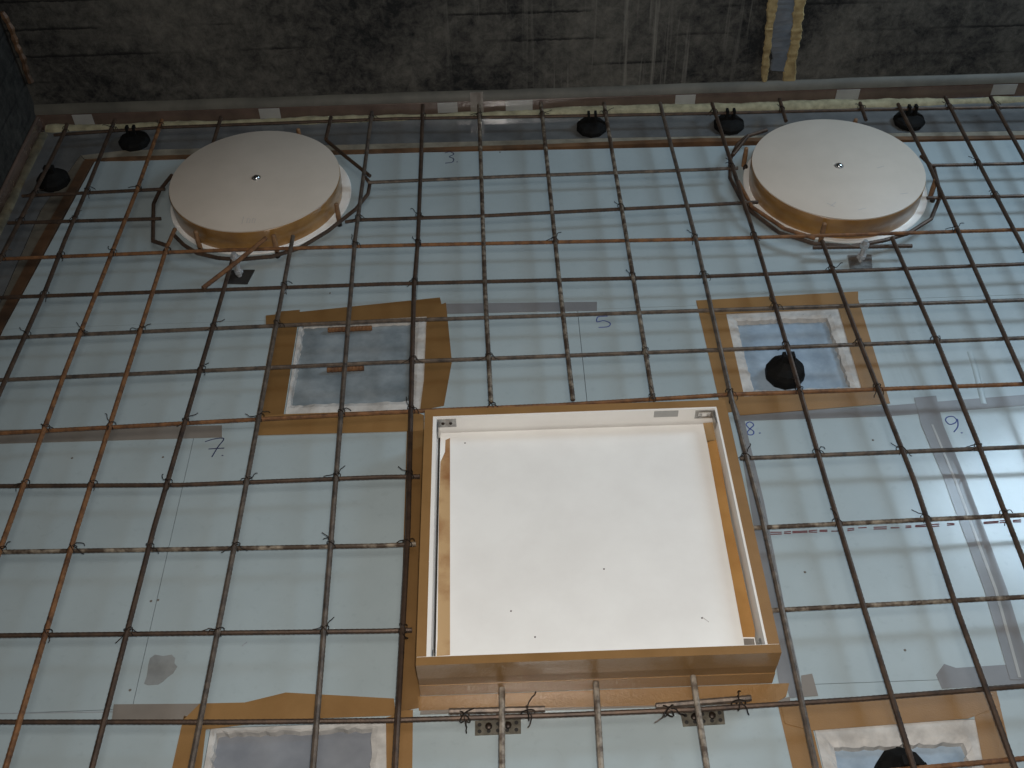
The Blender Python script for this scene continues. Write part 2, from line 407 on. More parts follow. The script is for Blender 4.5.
# ------------------------------------------------------------------ blue sheets
PK = {  # pocket openings x0,x1,y0,y1
  'LM': (-.428, -.153, 1.400, 1.672), 'RM': (.462, .706, 1.41, 1.652),
  'LL': (-.468, -.190, .50, .766), 'RL': (.448, .698, .49, .736)}
HOLES = list(PK.values())
G = .0005
xr = [(-.99, -.183, 'plain pale blue sheet under the left disc'), (-.183, 2.1, 'pale blue sheet marked 3 in the back row')]
rows_ = [(1.676, 2.243, [(-1.0, -.183, 'plain pale blue sheet under the left disc'), (-.183, 2.1, 'pale blue sheet marked 3, running under the right disc')]),
         (1.375, 1.676, [(-1.05, .158, 'pale blue sheet around the left grey pocket'), (.158, 2.1, 'pale blue sheet marked 5, with the blue pocket')]),
         (.802, 1.375, [(-1.06, -.595, 'plain pale blue sheet at the left edge, left of sheet 7'), (-.595, .425, 'pale blue sheet marked 7, running under the square box'),
                        (.425, .812, 'pale blue sheet marked 8, right of the square box'), (.812, 2.1, 'pale blue sheet marked 9, at the right edge')]),
         (.2, .802, [(-1.06, 2.1, 'pale blue sheet in the nearest row, below the square box')])]
SH = {}
def back_edge(x):
    return np.interp(x, [-1.0, -.925, .132, .506, 1.123, 2.2], [2.277, 2.273, 2.269, 2.271, 2.246, 2.221])
def left_edge(y):
    return np.interp(y, [.2, 1.659, 1.971, 2.277], [-1.065, -1.052, -1.029, -1.001])
for y0, y1, xs in rows_:
    for x0, x1, lab in xs:
        hs = [h for h in HOLES if h[0] < x1 and h[1] > x0 and h[2] < y1 and h[3] > y0]
        b = MB().plate((x0+G, x1-G, y0+G, y1-G), hs, ZB, 0)
        for v in b.v:                                      # follow the battens
            if y1 > 2 and v.y > y1-.01: v.y = back_edge(v.x)-.001
            if x0 < -.9 and v.x < x0+.01: v.x = left_edge(v.y)+.001
        SH[lab] = b.build('form_sheet', M['board'], label=lab, cat='board', group='blue form sheets on the floor')
def sheet(word): return next(o for l, o in SH.items() if word in l)

def strokes(parent, name, material, lines, r=.0012, z=.0004, label=None):
    b = MB()
    for l in lines:
        P = [at(x, y, z) for x, y in l]
        if len(P) == 1: P = [P[0], P[0]+Vector((.003, .0005, 0))]
        # round the stroke
        if len(P) > 3:
            out = []
            for i in range(len(P)-1):
                p0 = P[max(i-1, 0)]; p1 = P[i]; p2 = P[i+1]; p3 = P[min(i+2, len(P)-1)]
                for k in range(5):
                    t = k/5
                    out.append(.5*((2*p1)+(p2-p0)*t+(2*p0-5*p1+4*p2-p3)*t*t+(3*p1-p0-3*p2+p3)*t**3))
            P = out+[P[-1]]
        b.tube(P, r, 6, sq=.5)
    return b.build(name, material, parent, label)
def Z(ox, oy, k, pts): return [(ox+x/k, oy+y/k) for x, y in pts]
strokes(sheet('marked 3'), 'marker_number', M['inkdark'], [Z(320, 0, 2.667, [(333,408),(347,405),(357,411),(345,418),(356,423),(353,432),(334,435)]), Z(320, 0, 2.667, [(364,432)])], label='handwritten 3. in dark ink')
strokes(sheet('marked 5'), 'marker_number', M['ink'], [Z(320, 240, 2.667, [(767,203),(742,205),(739,218),(757,215),(774,222),(768,231),(743,233)])], label='handwritten 5 in blue ink')
strokes(sheet('marked 7'), 'marker_number', M['inkdark'], [Z(0, 400, 4.267, [(875,178),(915,166),(955,165),(930,200),(904,243)]), Z(0, 400, 4.267, [(890,209),(957,205)]), Z(0, 400, 4.267, [(946,237)])], label='handwritten 7. in dark blue ink')
strokes(sheet('marked 8'), 'marker_number', M['ink'], [Z(640, 380, 6.4, [(722,277),(700,268),(680,282),(694,305),(727,328),(722,348),(697,350),(688,332),(712,305),(727,290),(722,277)]), Z(640, 380, 6.4, [(762,340)])], label='handwritten 8. in blue ink')
strokes(sheet('marked 9'), 'marker_number', M['ink'], [Z(880, 380, 3.84, [(294,152),(281,140),(259,142),(252,155),(268,170),(290,163),(297,150),(299,178),(284,199)]), Z(880, 380, 3.84, [(311,203)])], label='handwritten 9. in blue ink')
strokes(sheet('nearest row'), 'pencil_line', M['pencil'], [[(0, 713.5), (100, 712), (190, 711)]], .0008)
strokes(sheet('marked 7'), 'scuff_mark', M['pencil'], [[(242, 646), (247, 642)]], .001)
# a crease standing up in the loose film, right of the blue pocket
cp = [at(970, 352, 0), at(975, 368, 0), at(979, 384, 0), at(984, 404, 0)]
MB().tube(cp, .006, 20, step=.01, sq=.22).smooth().build('film_crease', M['board'], sheet('marked 5'))
# red line on the right
rl = []
x = 760
while x < 1024:
    w = rng.uniform(5, 16)
    for dy in (-.9, .7):
        if rng.random() < .85: rl.append([(x, 534-.05*(x-760)+dy+rng.uniform(-.4, .4)), (x+w, 534-.05*(x+w-760)+dy+rng.uniform(-.4, .4))])
    x += w+rng.uniform(1, 9)
strokes(sheet('marked 8'), 'snapped_line', M['chalk'], [l for l in rl if l[1][0] < 955], .0011, label='broken dark red line')
strokes(sheet('marked 9'), 'snapped_line', M['chalk'], [l for l in rl if l[0][0] > 957], .0011, label='broken dark red line')
# stain
sp = Z(100, 640, 6, [(290,150),(300,110),(330,88),(380,97),(430,88),(452,110),(447,140),(465,160),(440,200),(405,225),(380,250),(350,268),(290,272),(265,262),(280,220),(285,190)])
MB().prism(q(*sp), .0001, .0005).build('stain', M['stain'], sheet('marked 7'), 'grey cement stain')
# specks
def sheet_at(p):
    for l, o in SH.items():
        vs = [v.co+o.location for v in o.data.vertices]
        if min(v.x for v in vs) < p.x < max(v.x for v in vs) and min(v.y for v in vs) < p.y < max(v.y for v in vs): return o
for px, py in ((72, 458), (163, 457), (151, 601), (158, 600), (130, 690), (285, 293), (330, 293), (873, 440), (805, 572), (500, 152), (148, 165), (905, 650)):
    p = at(px, py, .0003)
    MB().lathe((p.x, p.y, 0), [(.0024, .0), (.0018, .0006)], 7).build('dirt_speck', M['dirt'], sheet_at(p))

# ------------------------------------------------------------------ tapes
def tape(pts, material, label, name='tape_strip', z=SKIN, cat='tape'):
    return MB().prism(q(*pts), .0001, z).build(name, M[material], label=label, cat=cat)
tape([(-40,431),(222,425.5),(222,437.5),(-40,445)], 'tape_taupe', 'long grey brown tape on the joint left of the 7')
tape([(440,304),(597,302),(597,311),(440,314)], 'tape_grey', 'grey tape on the joint left of the 5')
tape([(742,414),(884,406),(1060,392),(1060,403),(885,416.5),(742,421)], 'tape_grey', 'grey tape on the joint below the blue pocket', z=.0006)
t = thing('tape_strip', at(960, 520), 'long grey tape running down beside the 9', 'tape')
MB().prism(q((914,398),(936,396),(943,425),(966,480),(1007,590),(1034,680),(1010,680),(984,590),(944,480),(921,425)), .0006, .0013).build('tape_film', M['tape_grey'], t)
MB().prism(q((931,425),(933,425),(956,480),(997,590),(1021,678),(1018,678),(994,590),(953.5,480)), .0013, .0018).build('tape_seam', M['patch'], t, 'pale seam showing through')
tape([(936,675),(944,664),(956,668),(1050,662),(1050,682),(942,689)], 'tape_grey', 'torn grey tape on the joint above the lower right pocket', z=.0005)
tape([(114,704.5),(243,703.5),(243,719),(112,720)], 'tape_taupe', 'taupe tape on the joint left of the lower left pocket')
hb = 'brown tape on the sheets along the left side of the box'
tape([(407,430),(424.5,430),(423,600),(420,708),(399,712),(403,560)], 'tape_dark', hb, z=.0015)
tape([(392,712),(413,710),(412,800),(388,800)], 'tape', 'brown tape right of the lower left pocket', z=.0011)
fl = thing('tape_flange', at(600, 700), 'brown tape skirt along the front foot of the box', 'tape')
MB().prism([at(418,697)[:2], at(783,684)[:2], at(778,690)[:2], at(776,703.5)[:2], at(419,711)[:2]], .0003, .0022).build('tape_film', M['tape_crinkled'], fl)
MB().prism(q((421,709),(768,702),(790,697),(790,703),(420,715)), .0002, .0014).build('tape_overlap', M['tape_taupe'], fl)
tape([(734,404),(741,404),(746,428),(764,502),(784,604),(799,671),(803,697),(790,698),(786,686),(779,684)], 'tape_grey', 'grey tape along the right side of the box', z=.0012)
tape([(776,690),(783,684),(789,684),(786,697),(776,703)], 'tape', 'small brown tape piece at the front right corner of the box', z=.0024)
tape([(801,676),(812,674),(818,696),(802,697)], 'tape_taupe', 'small taupe tape tab right of the box corner', z=.0016)

# ------------------------------------------------------------------ pockets
def pocket(key, label, wl, wr, wb, wt, pane, tapes, matt='tape'):
    x0, x1, y0, y1 = PK[key]
    e = .0008
    t = thing('form_pocket', ((x0+x1)/2, (y0+y1)/2, ZB), label, 'pocket', 'square pockets in the floor sheets')
    MB().box(x0+e, x1-e, y0+e, y1-e, ZB, -.015).build('pocket_base', M[pane], t)
    # ragged filler rim
    N = 26; outer = []; inner = []
    def side(a, b, ia, ib):
        for i in range(N):
            s = i/N
            outer.append((a[0]+(b[0]-a[0])*s, a[1]+(b[1]-a[1])*s))
            j = .0022 if 0 < i < N else 0
            inner.append((ia[0]+(ib[0]-ia[0])*s+rng.uniform(-j, j), ia[1]+(ib[1]-ia[1])*s+rng.uniform(-j, j)))
    A, B, C, D = (x0+e, y0+e), (x1-e, y0+e), (x1-e, y1-e), (x0+e, y1-e)
    a, b_, c, d = (x0+wl, y0+wb), (x1-wr, y0+wb), (x1-wr, y1-wt), (x0+wl, y1-wt)
    side(A, B, a, b_); side(B, C, b_, c); side(C, D, c, d); side(D, A, d, a)
    n = len(outer); vs = []; fs = []
    cx = (x0+x1)/2; cyy = (y0+y1)/2
    for (ox, oy), (ix, iy) in zip(outer, inner):
        mx, my = ox*.3+ix*.7, oy*.3+iy*.7
        vs += [(ox, oy, -.015), (ox, oy, -.0005), (mx, my, -.001+rng.uniform(-.0008, .0008)), (ix, iy, -.004+rng.uniform(-.001, .001)), (ix+(cx-ix)*.01, iy+(cyy-iy)*.01, -.015)]
    for i in range(n):
        j = (i+1) % n
        for k in range(4): fs.append((i*5+k, j*5+k, j*5+k+1, i*5+k+1))
    MB().add(vs, fs).build('filler_rim', M['plaster'], t)
    for k, (pts, mm) in enumerate(tapes):
        MB().prism(q(*pts), .0003+.0004*k, .0008+.0005*k).build('frame_tape', M[mm], t)
    return t
pocket('LM', 'grey pocket in a brown tape frame above the box, holding two rusty offcuts', .008, .032, .034, .008, 'pane_grey',
    [([(276,312),(300,310),(283,420),(255,424)], 'tape_dark'), ([(427,310),(446,303),(452,362),(444,406),(420,411),(424,380)], 'tape_dark'),
     ([(266,316),(440,298),(444,316),(300,324),(266,327)], 'tape_dark'), ([(283,415),(412,410.5),(424,416),(424,431),(408,432),(255,436),(257,417)], 'tape')])
pocket('RM', 'blue pocket with ragged white rim in a brown tape frame, right of centre', .024, .030, .020, .022, 'pane',
    [([(696,301),(723,300),(747,409),(722,414)], 'tape'), ([(835,298),(856,293),(889,400),(866,404)], 'tape'),
     ([(696,301),(858,292),(858,308),(712,315),(700,312)], 'tape'), ([(733,398),(884,388),(890,404),(740,416)], 'tape')])
pocket('LL', 'slate pocket cut off by the photo bottom, left of the box', .010, .030, .012, .008, 'slate_base',
    [([(184,716),(207,720),(198,800),(165,800)], 'tape'), ([(386,718),(400,714),(404,800),(387,800)], 'tape'),
     ([(200,704),(245,703),(286,693),(394,699),(396,716),(286,720),(206,730),(184,720)], 'tape')])
pocket('RL', 'pocket with wide white rim cut off by the photo bottom, right of the box', .024, .032, .02, .035, 'pane',
    [([(778,706),(806,702),(830,800),(800,800)], 'tape'), ([(970,694),(996,690),(1022,800),(990,800)], 'tape'),
     ([(780,704),(995,687),(1000,706),(968,719),(812,731),(785,724)], 'tape')])
for (p0, p1), lab in ((((328,330),(372,328)), 'rusty bar offcut in the grey pocket, the upper of two'), (((327,370),(364,368)), 'rusty bar offcut in the grey pocket, the lower of two')):
    MB().tube([at(*p0, -.0092), at(*p1, -.0092)], .0052, 8, .12, .0035).build('bar_offcut', M['rust'], label=lab, cat='steel bar', group='offcuts in the grey pocket')

# ------------------------------------------------------------------ round block-outs
def disc(cx, cy, label, pegs, shade):
    t = thing('round_former', (cx, cy, 0), label, 'disc', 'round formers')
    c = (cx, cy, 0)
    MB().lathe((cx+.004, cy+.006, 0), [(.2125, .0003), (.213, .003), (.2115, .005)], 96).smooth().build('flange', M['white'], t, 'white base plate')
    MB().lathe(c, [(.1962, .005), (.1972, .016), (.1962, .027), (.1978, .030), (.1978, .0565), (.1970, .0572)], 128).smooth().build('edge_tape', M['tape_edge'], t, 'brown taped edge')
    MB().lathe(c, [(.1955, .0572), (.1968, .0577), (.1968, .0605), (.1960, .061)], 128).smooth().build('lid', M['offwhite'], t, 'white round lid')
    s = MB().lathe((cx+.003, cy+.002, .061), [(.0082, 0), (.0082, .0012), (.0075, .003), (.006, .0045), (.004, .0055), (.0015, .006)], 20).smooth().build('screw', M['chrome'], t, 'shiny centre screw')
    MB().lathe((cx+.003, cy+.002, .061), [(.0105, 0), (.0105, .0008)], 20).build('washer', M['steel'], s)
    for px, py in pegs:
        p = at(px, py, .0); d = Vector((p.x-cx-.004, p.y-cy-.006, 0)).normalized()*.2185
        x, y = cx+.004+d.x, cy+.006+d.y
        g = MB().lathe((x, y, 0), [(.0055, .0003), (.006, .030), (.005, .052), (.003, .054)], 10).smooth().build('peg', M['pegwood'], t)
        MB().lathe((x+.002, y-.012, 0), [(.006, .0003), (.006, .007), (.0035, .012)], 8).build('nail_head', M['wire'], g)
    return t
dl = disc(-.567, 2.098, 'white round former with brown edge, left one with a bright screw glint', [(197,253),(345,224),(307,140),(280,262)], 0)
dr = disc(.79, 2.069, 'white round former with brown edge, on the right, its screw dull', [(820,243),(943,200),(738,165),(857,122)], 0)
def on_lid(pts): return [tuple(at(x, y, .0612)) for x, y in pts]
b = MB()
for l in (Z(150, 110, 4.267, [(400,455),(392,485)]), Z(150, 110, 4.267, [(418,462),(412,480),(424,482),(428,466),(418,462)]), Z(150, 110, 4.267, [(440,462),(434,480),(446,482),(450,466),(440,462)])):
    b.tube(on_lid(l), .0007, 5, sq=.4)
b.build('pencil_number', M['scratch'], dl, 'faint pencilled 100')
for l in ([(827,203),(835,207)], [(831,206),(836,202)], [(858,210),(866,208)], [(877,168),(884,166)], [(900,194),(908,193)]): MB().tube(on_lid(l), .0009, 5, sq=.4).build('scuff_mark', M['scratch'], dr)

# ------------------------------------------------------------------ square box
X0, X1, Y0, Y1, ZT = -.1465, .398, .8065, 1.318, .095
x0, x1, y0, y1 = -.1255, .3775, .8205, 1.300
ZP = .057
bx = thing('square_former', ((X0+X1)/2, (Y0+Y1)/2, 0), 'large square white box former with brown taped rim at centre', 'box')
def side_board(r, tp, label=None):
    o = MB().box(*r, .0022, ZT).build('side_board', M['white'], bx, label)
    for bb, mm in tp: bb.build('edge_tape', M[mm], o)
th = .0009
side_board((X0, X1, Y0, y0), [(MB().box(X0-th, X1+th, Y0-th, Y0, .056, ZT+th).box(X0-th, X1+th, Y0, y0-.001, ZT, ZT+th), 'tape_crinkled'),
                            (MB().box(X0-th, X1+th, Y0-2*th, Y0, .0035, .0345), 'tape_crinkled'), (MB().box(X0-th*.5, X1+th*.5, Y0-.5*th, Y0, .0345, .056), 'tape_dark')])
side_board((X0, X1, y1, Y1), [(MB().box(X0-th, X1+th, Y1, Y1+th, .0035, ZT+th).box(X0-th, X1+th, y1+.003, Y1, ZT, ZT+th), 'tape')])
side_board((X0, x0, y0, y1), [(MB().box(X0-th, X0, y0, y1, .0035, ZT+th).box(X0, x0-.0065, y0, y1+.003, ZT, ZT+th), 'tape')])
side_board((x1, X1, y0, y1), [(MB().box(X1, X1+th, y0, y1, .0035, ZT+th).box(x1+.0035, X1, y0, y1+.003, ZT, ZT+th), 'tape')])
MB().bbox(x0+.004, x1-.004, y0+.001, y1-.0035, .04, ZP, .001).build('panel', M['white'], bx, 'white panel set below the rim')
MB().box(x0, x1, y0, y1, .003, .039).build('panel_support', M['dark'], bx)
zs = ZP+.0007
def ppoly(pts): return [at(x, y, zs)[:2] for x, y in pts]
MB().prism(ppoly([(445.5,440),(450,438),(450,655),(436.5,656),(437.5,640),(439,500),(440.5,462),(445,452)]), ZP, zs).build('panel_tape', M['kraft'], bx, 'tan tape with torn upper end')
MB().prism(ppoly([(703,423),(714,422),(717,440),(707,442)]), ZP, zs).build('panel_tape', M['tape_pale'], bx, 'short pale tan tape')
MB().prism(ppoly([(707,441),(717,440),(731,520),(755,630),(755,637),(743,637),(725,540)]), ZP, zs).build('panel_tape', M['kraft2'], bx, 'tan tape along the right side')
MB().prism(ppoly([(743.5,638.5),(754,638.5),(756,652),(745,652)]), ZP, zs).build('panel_tape', M['tape_taupe'], bx)
def bracket(x, sgn, yb, slot):
    o = MB()
    xa, xb = (x, x+sgn*.034)
    if xa > xb: xa, xb = xb, xa
    zc0, zc1 = .0705, .0905
    def wall(xa, xb, za, zb): o.box(xa, xb, yb-.002, yb, za, zb)
    if slot:
        wall(xa, xb, zc0, zc0+.004); wall(xa, xb, zc1-.004, zc1); wall(xa, xa+.006, zc0+.004, zc1-.004); wall(xb-.006, xb, zc0+.004, zc1-.004)
    else: wall(xa, xb, zc0, zc1)
    xs = (x, x+sgn*.002)
    o.box(min(xs), max(xs), yb-.030, yb-.002, zc0, zc1)
    r = o.build('corner_bracket', M['steel'], bx, 'metal corner bracket')
    for k in (.010, .024):
        px = x+sgn*k
        MB().add([(px+.0028*math.cos(a*math.pi/4), yb-.0032, .0805+.0028*math.sin(a*math.pi/4)) for a in range(8)] + [(px+.0032*math.cos(a*math.pi/4), yb-.002, .0805+.0032*math.sin(a*math.pi/4)) for a in range(8)],
                 [tuple(range(8))]+[(i, (i+1)%8, 8+(i+1)%8, 8+i) for i in range(8)]).build('screw_head', M['wire' if not slot else 'zinc'], r)
bracket(x0+.0005, 1, y1-.0003, False); bracket(x1-.0005, -1, y1-.0003, True)
for x, s in ((x0+.0005, 1), (x1-.0005, -1)):
    xs = (x, x+s*.002)
    MB().box(min(xs), max(xs), y0+.001, y0+.022, .0635, .0765).build('corner_bracket', M['steel'], bx)
a = at(653, 409, .083); c = at(677, 408, .083)
MB().box(a.x, c.x, y1-.0008, y1, .076, .092).build('tape_patch', M['patch'], bx)
for px, py in ((604,569),(535,637),(511,611),(702,618),(465,443)):
    p = at(px, py, ZP); MB().lathe((p.x, p.y, ZP), [(.0016, 0), (.0012, .0006)], 7).build('dirt_speck', M['dirt'], bx)
MB().tube([at(x, y, ZP+.0003) for x, y in ((702,617),(709,622))], .0006, 5, sq=.4).build('scuff_mark', M['scratch'], bx)

# ------------------------------------------------------------------ rebar mat
ZR, ZC = .041, .0505          # long rows underneath, columns tied on top
mt = thing('rebar_mat', (0, 1.4, .03), 'rusty steel reinforcing grid tied over the blue sheets', 'rebar')
ROWS = {}; COLS = {}
def bar(name, pts, z, r, material, ext0=0, ext1=0, parent=mt, xmin=-1.165):
    P = [at(x, y, z) for x, y in pts]
    if ext0: P[0] = P[0]+(P[0]-P[1]).normalized()*ext0
    if ext1: P[-1] = P[-1]+(P[-1]-P[-2]).normalized()*ext1
    for p in P: p.x = max(p.x, xmin)
    MB().tube(P, r, 8, .10, .0042).smooth().build(name, M[material], parent)
    return P
def row(k, pts, m_, e0=0, e1=0): ROWS.setdefault(k, []).append(bar('cross_bar', pts, ZR, .0038, m_, e0, e1))
def colm(k, pts, m_, e0=0, e1=0): COLS.setdefault(k, []).append(bar('long_bar', pts, ZC, .0044, m_, e0, e1))
row('A', [(54,135),(161,127.5),(400,118.5),(540,116.5),(700,113.6),(865,109.8),(1024,107)], 'rustdark', 0, .3)
row('B', [(22,196),(165,189)], 'rustdark'); row('B', [(368,182.5),(520,176),(704,169.5),(738,168)], 'rustgrey'); row('B', [(930,165.5),(1024,163.5)], 'rustdark', 0, .3)
row('C', [(7.5,223),(161,218.6)], 'rustdark'); row('C', [(345,222),(357,220),(480,216),(704,205),(758,202)], 'rustdark'); row('C', [(927,198),(1024,196)], 'rustdark', 0, .3)
row('D', [(0,259),(200,251),(384,245.6),(704,239),(1024,229.5)], 'rust', .1, .3)
row('E', [(0,297.5),(384,284),(704,276.5),(1024,264)], 'rustdark', .1, .3)
row('F', [(0,338),(384,321),(704,310.5),(1024,300)], 'rustgrey', .15, .3)
row('G', [(0,380),(384,362.5),(704,350.5),(1024,338)], 'rustgrey', .2, .3)
row('H', [(0,433),(384,412.5),(560,405),(730,394.5),(1024,384)], 'rust', .25, .3)
row('I', [(0,486.5),(180,485),(384,477),(420,476.5)], 'rustdark', .3, 0); row('I', [(740,458.5),(1024,447)], 'rustgrey', 0, .35)
row('J', [(0,552),(200,549),(384,545.6),(416,544)], 'rustspot', .3, 0); row('J', [(752,528),(1024,515)], 'rustspot', 0, .4)
row('K', [(0,635.6),(384,631),(412,630)], 'rustdark', .3, 0); row('K', [(770,610.5),(1024,597)], 'rustspot', 0, .4)
row('L', [(0,722),(230,722),(384,720.5),(560,715),(704,709),(860,699),(1024,686)], 'rustdark', .3, .4)
row('M', [(900,770),(1024,758.5)], 'rust', .1, .4)
colm('1', [(67,124),(65,131),(52,158),(12,236)], 'rustdark', 0, .5)
colm('2', [(115,120),(86,191.5),(65,240),(46,289),(0,392)], 'rustdark', 0, .5)
colm('3', [(162,120),(137,190),(117,240),(65,372),(8,528)], 'rust', 0, .4)
colm('4', [(221,117),(216,134)], 'rustdark', 0, .06); colm('4', [(175,229),(167,247),(77,528),(5.6,768)], 'rust', 0, .2)
colm('5', [(233,258),(154,528),(92,768)], 'rustdark', .0, .2)
colm('6', [(331,117),(326,139)], 'rustdark', 0, 0); colm('6', [(293,236),(238,528),(191,768)], 'rustgrey', 0, .2)
colm('7', [(372,112),(355,240),(332,528),(313,768)], 'rustgrey', 0, .2)
colm('8', [(423,105),(418,240),(414,288),(408,528),(395,768)], 'rustdark', 0, .2)
colm('9', [(479,105),(485,288),(491,402)], 'rustspot'); colm('9', [(502,688),(502,720),(502,768)], 'rustpale', 0, .2)
colm('10', [(541,103),(560,288),(573,400)], 'rustspot'); colm('10', [(596,682),(601,768)], 'rustpale', 0, .2)
colm('11', [(604,103),(635,288),(653,398)], 'rustspot'); colm('11', [(693,676),(707,768)], 'rustpale', 0, .2)
colm('12', [(660,103),(696,240),(732,401),(762,517),(816,768)], 'rustgrey', 0, .2)
colm('13', [(712,103),(732,165),(756,240),(790,356),(825.6,480),(865,611),(914,768)], 'rustdark', 0, .2)
colm('14', [(779.5,99),(786,121)], 'rustdark'); colm('14', [(822,241),(861,345),(914,480),(959,615),(1015,768)], 'rustdark', 0, .2)
colm('15', [(860,103),(866,120)], 'rustdark'); colm('15', [(892,238),(936,339),(979,446),(1024,562)], 'rustdark', 0, .4)
colm('16', [(898,104),(929,165),(962,240),(1024,379)], 'rustdark', 0, .4)
colm('17', [(945,97),(984,173),(1024,249)], 'rustdark', 0, .4)
colm('18', [(990.5,97),(1024,158)], 'rustdark', 0, .4)
# bent bars round the two discs
ZG = .033
def ring(pts, m_='rustdark', z=ZG, r=.0042): bar('ring_bar', pts, z, r, m_)
ring([(173,234),(184,245),(197,253),(218,258),(239,259.5),(272,256.5),(300,248),(328,231),(356,209),(368,194),(370,183),(364,176)])
ring([(172,175),(160,190),(153.5,204),(153,241),(167,245.5)])
ring([(326,140),(345,156),(370,176)], z=.045)
ring([(746,137),(737,145),(730,160),(730,178),(741,199),(751,211.5),(779,232.5),(814,243.5),(851,246.5),(884,240.5),(908,233.5),(931,219),(940,197),(938,184),(934,168.6),(921,156)])
ring([(767,130),(748,136),(733,155)], z=.045)
ring([(738,181),(752,207),(785,229),(815,238.5)], 'rust', .04)
bar('brace_bar', [(266,238),(238,261),(203,288)], .058, .0045, 'rust')
bar('brace_bar', [(813,247.5),(912,246)], .032, .0042, 'rustdark')
bar('splice_bar', [(449,711.5),(545,709)], .0435, .0048, 'rustgrey')
bar('splice_bar', [(656,706),(751,698)], .0435, .0048, 'rustgrey')
# wire ties
def tie_mesh(seed):
    r = random.Random(seed); b = MB()
    pts = [(.0105*math.cos(a)*.72, .0105*math.cos(a)*.72, .0105*math.sin(a)) for a in [2*math.pi*k/12 for k in range(13)]]
    b.tube(pts, .0011, 5)
    pts = [(.0105*math.cos(a)*.72, -.0105*math.cos(a)*.72+.001, .0105*math.sin(a)+.001) for a in [2*math.pi*k/12 for k in range(13)]]
    b.tube(pts, .0011, 5)
    for s in (0, 1):
        a0 = r.uniform(0, 6.28); p = Vector((.004*math.cos(a0), .004*math.sin(a0), .009)); l = [p]
        dx = Vector((math.cos(a0), math.sin(a0), r.uniform(-.5, .2)))
        for k in range(6):
            p = p+dx*r.uniform(.0035, .0055); dx = (dx+Vector((r.uniform(-.6, .6), r.uniform(-.6, .6), r.uniform(-.5, .35)))).normalized(); l.append(p.copy())
        b.tube(l, .0010, 5)
    return b.data('tie_wire', M['wire'], Vector((0, 0, 0)))
TM = [tie_mesh(s) for s in range(7)]
def xpt(P, Q):
    for a, b in zip(P, P[1:]):
        for c, d in zip(Q, Q[1:]):
            r = b-a; s = d-c; den = r.x*s.y-r.y*s.x
            if abs(den) < 1e-9: continue
            t = ((c.x-a.x)*s.y-(c.y-a.y)*s.x)/den; u = ((c.x-a.x)*r.y-(c.y-a.y)*r.x)/den
            if -.02 <= t <= 1.02 and -.02 <= u <= 1.02: return a.lerp(b, t)
cand = []
for kr, rs in ROWS.items():
    for kc, cs in COLS.items():
        for r in rs:
            for c in cs:
                p = xpt(r, c)
                if p is not None and p.x < 1.25 and p.x > -1.15 and p.y > .6: cand.append((kr, kc, p))
n_t = 0
for kr, kc, p in cand:
    near = kr in 'HIJKL' or kr == 'A'
    if rng.random() > (.78 if near else .46) or n_t >= 96: continue
    o = bpy.data.objects.new('tie_wire', TM[rng.randrange(7)]); COL.objects.link(o)
    o.scale = (.82,)*3; o.parent = mt; o.location = Vector((p.x, p.y, .046))-Vector((0, 1.4, .03)); o.rotation_euler = (0, 0, rng.choice((0, 1.57, 3.14, 4.71))+rng.uniform(-.3, .3))
    n_t += 1
for px, py in ((465,716.5),(528,713),(668,711),(738,703)):
    p = at(px, py, .044)
    o = bpy.data.objects.new('tie_wire', TM[rng.randrange(7)]); COL.objects.link(o)
    o.parent = mt; o.location = p-Vector((0, 1.4, .03)); o.rotation_euler = (0, 0, rng.uniform(0, 6))

# ------------------------------------------------------------------ black spacers under the mat
def spacer(x, y, z0, top, label, rot, tall=.004):
    t = thing('bar_spacer', (x, y, z0), label, 'spacer', 'black plastic bar spacers')
    h = top-z0
    MB().lathe((x, y, z0), [(.036, 0), (.039, .005), (.039, h*.34), (.034, h*.50), (.021, h*.64), (.013, h-.012)], 10, .2).build('spacer_base', M['black'], t)
    for k in range(10):
        pass
    for s in (-1, 1):
        c, sn = math.cos(rot), math.sin(rot)
        b = MB().box(-.003, .003, -.007, .007, h-.018, h+tall)
        for v in b.v:
            vx = v.x+s*.0085; v.x, v.y, v.z = x+vx*c-v.y*sn, y+vx*sn+v.y*c, z0+v.z
        b.build('prong', M['black'], t)
    for k in range(5):
        a = k*2*math.pi/5+.3
        b = MB().box(.010, .0375, -.0018, .0018, .008, h*.62)
        for v in b.v:
            if v.z > .01 and v.x > .02: v.z = h*.40
            v.x, v.y, v.z = x+v.x*math.cos(a)-v.y*math.sin(a), y+v.x*math.sin(a)+v.y*math.cos(a), z0+v.z
        b.build('rib', M['black'], t)
    return t
def rowy(x, segs):
    for P in segs:
        for a, b in zip(P, P[1:]):
            if min(a.x, b.x) <= x <= max(a.x, b.x): return a.lerp(b, (x-a.x)/(b.x-a.x)).y
def colx(y, segs):
    for P in segs:
        for a, b in zip(P, P[1:]):
            if min(a.y, b.y) <= y <= max(a.y, b.y): return a.lerp(b, (y-a.y)/(b.y-a.y)).x
for px, lab in ((137, 'black spacer under the back bar, left of the left disc'), (592, 'black spacer under the back bar, midway between the discs'),
                (731, 'black spacer under the back bar, just left of the right disc'), (915, 'black spacer under the back bar, right of the right disc')):
    x = at(px, 120, .03).x; spacer(x, rowy(x, ROWS['A']), -.001, ZR-.004, lab, 0, .014)
y = 2.19; spacer(colx(y, COLS['1']), y, -.001, ZC-.005, 'black spacer by the left wall, under the leftmost bar', 0)
y = 1.475; spacer(colx(y, COLS['13']), y, -.015, ZC-.005, 'black spacer standing in the blue pocket', 0)
y = .655; spacer(colx(y, COLS['13']), y, -.015, ZC-.005, 'black spacer standing in the lower right pocket', 0)

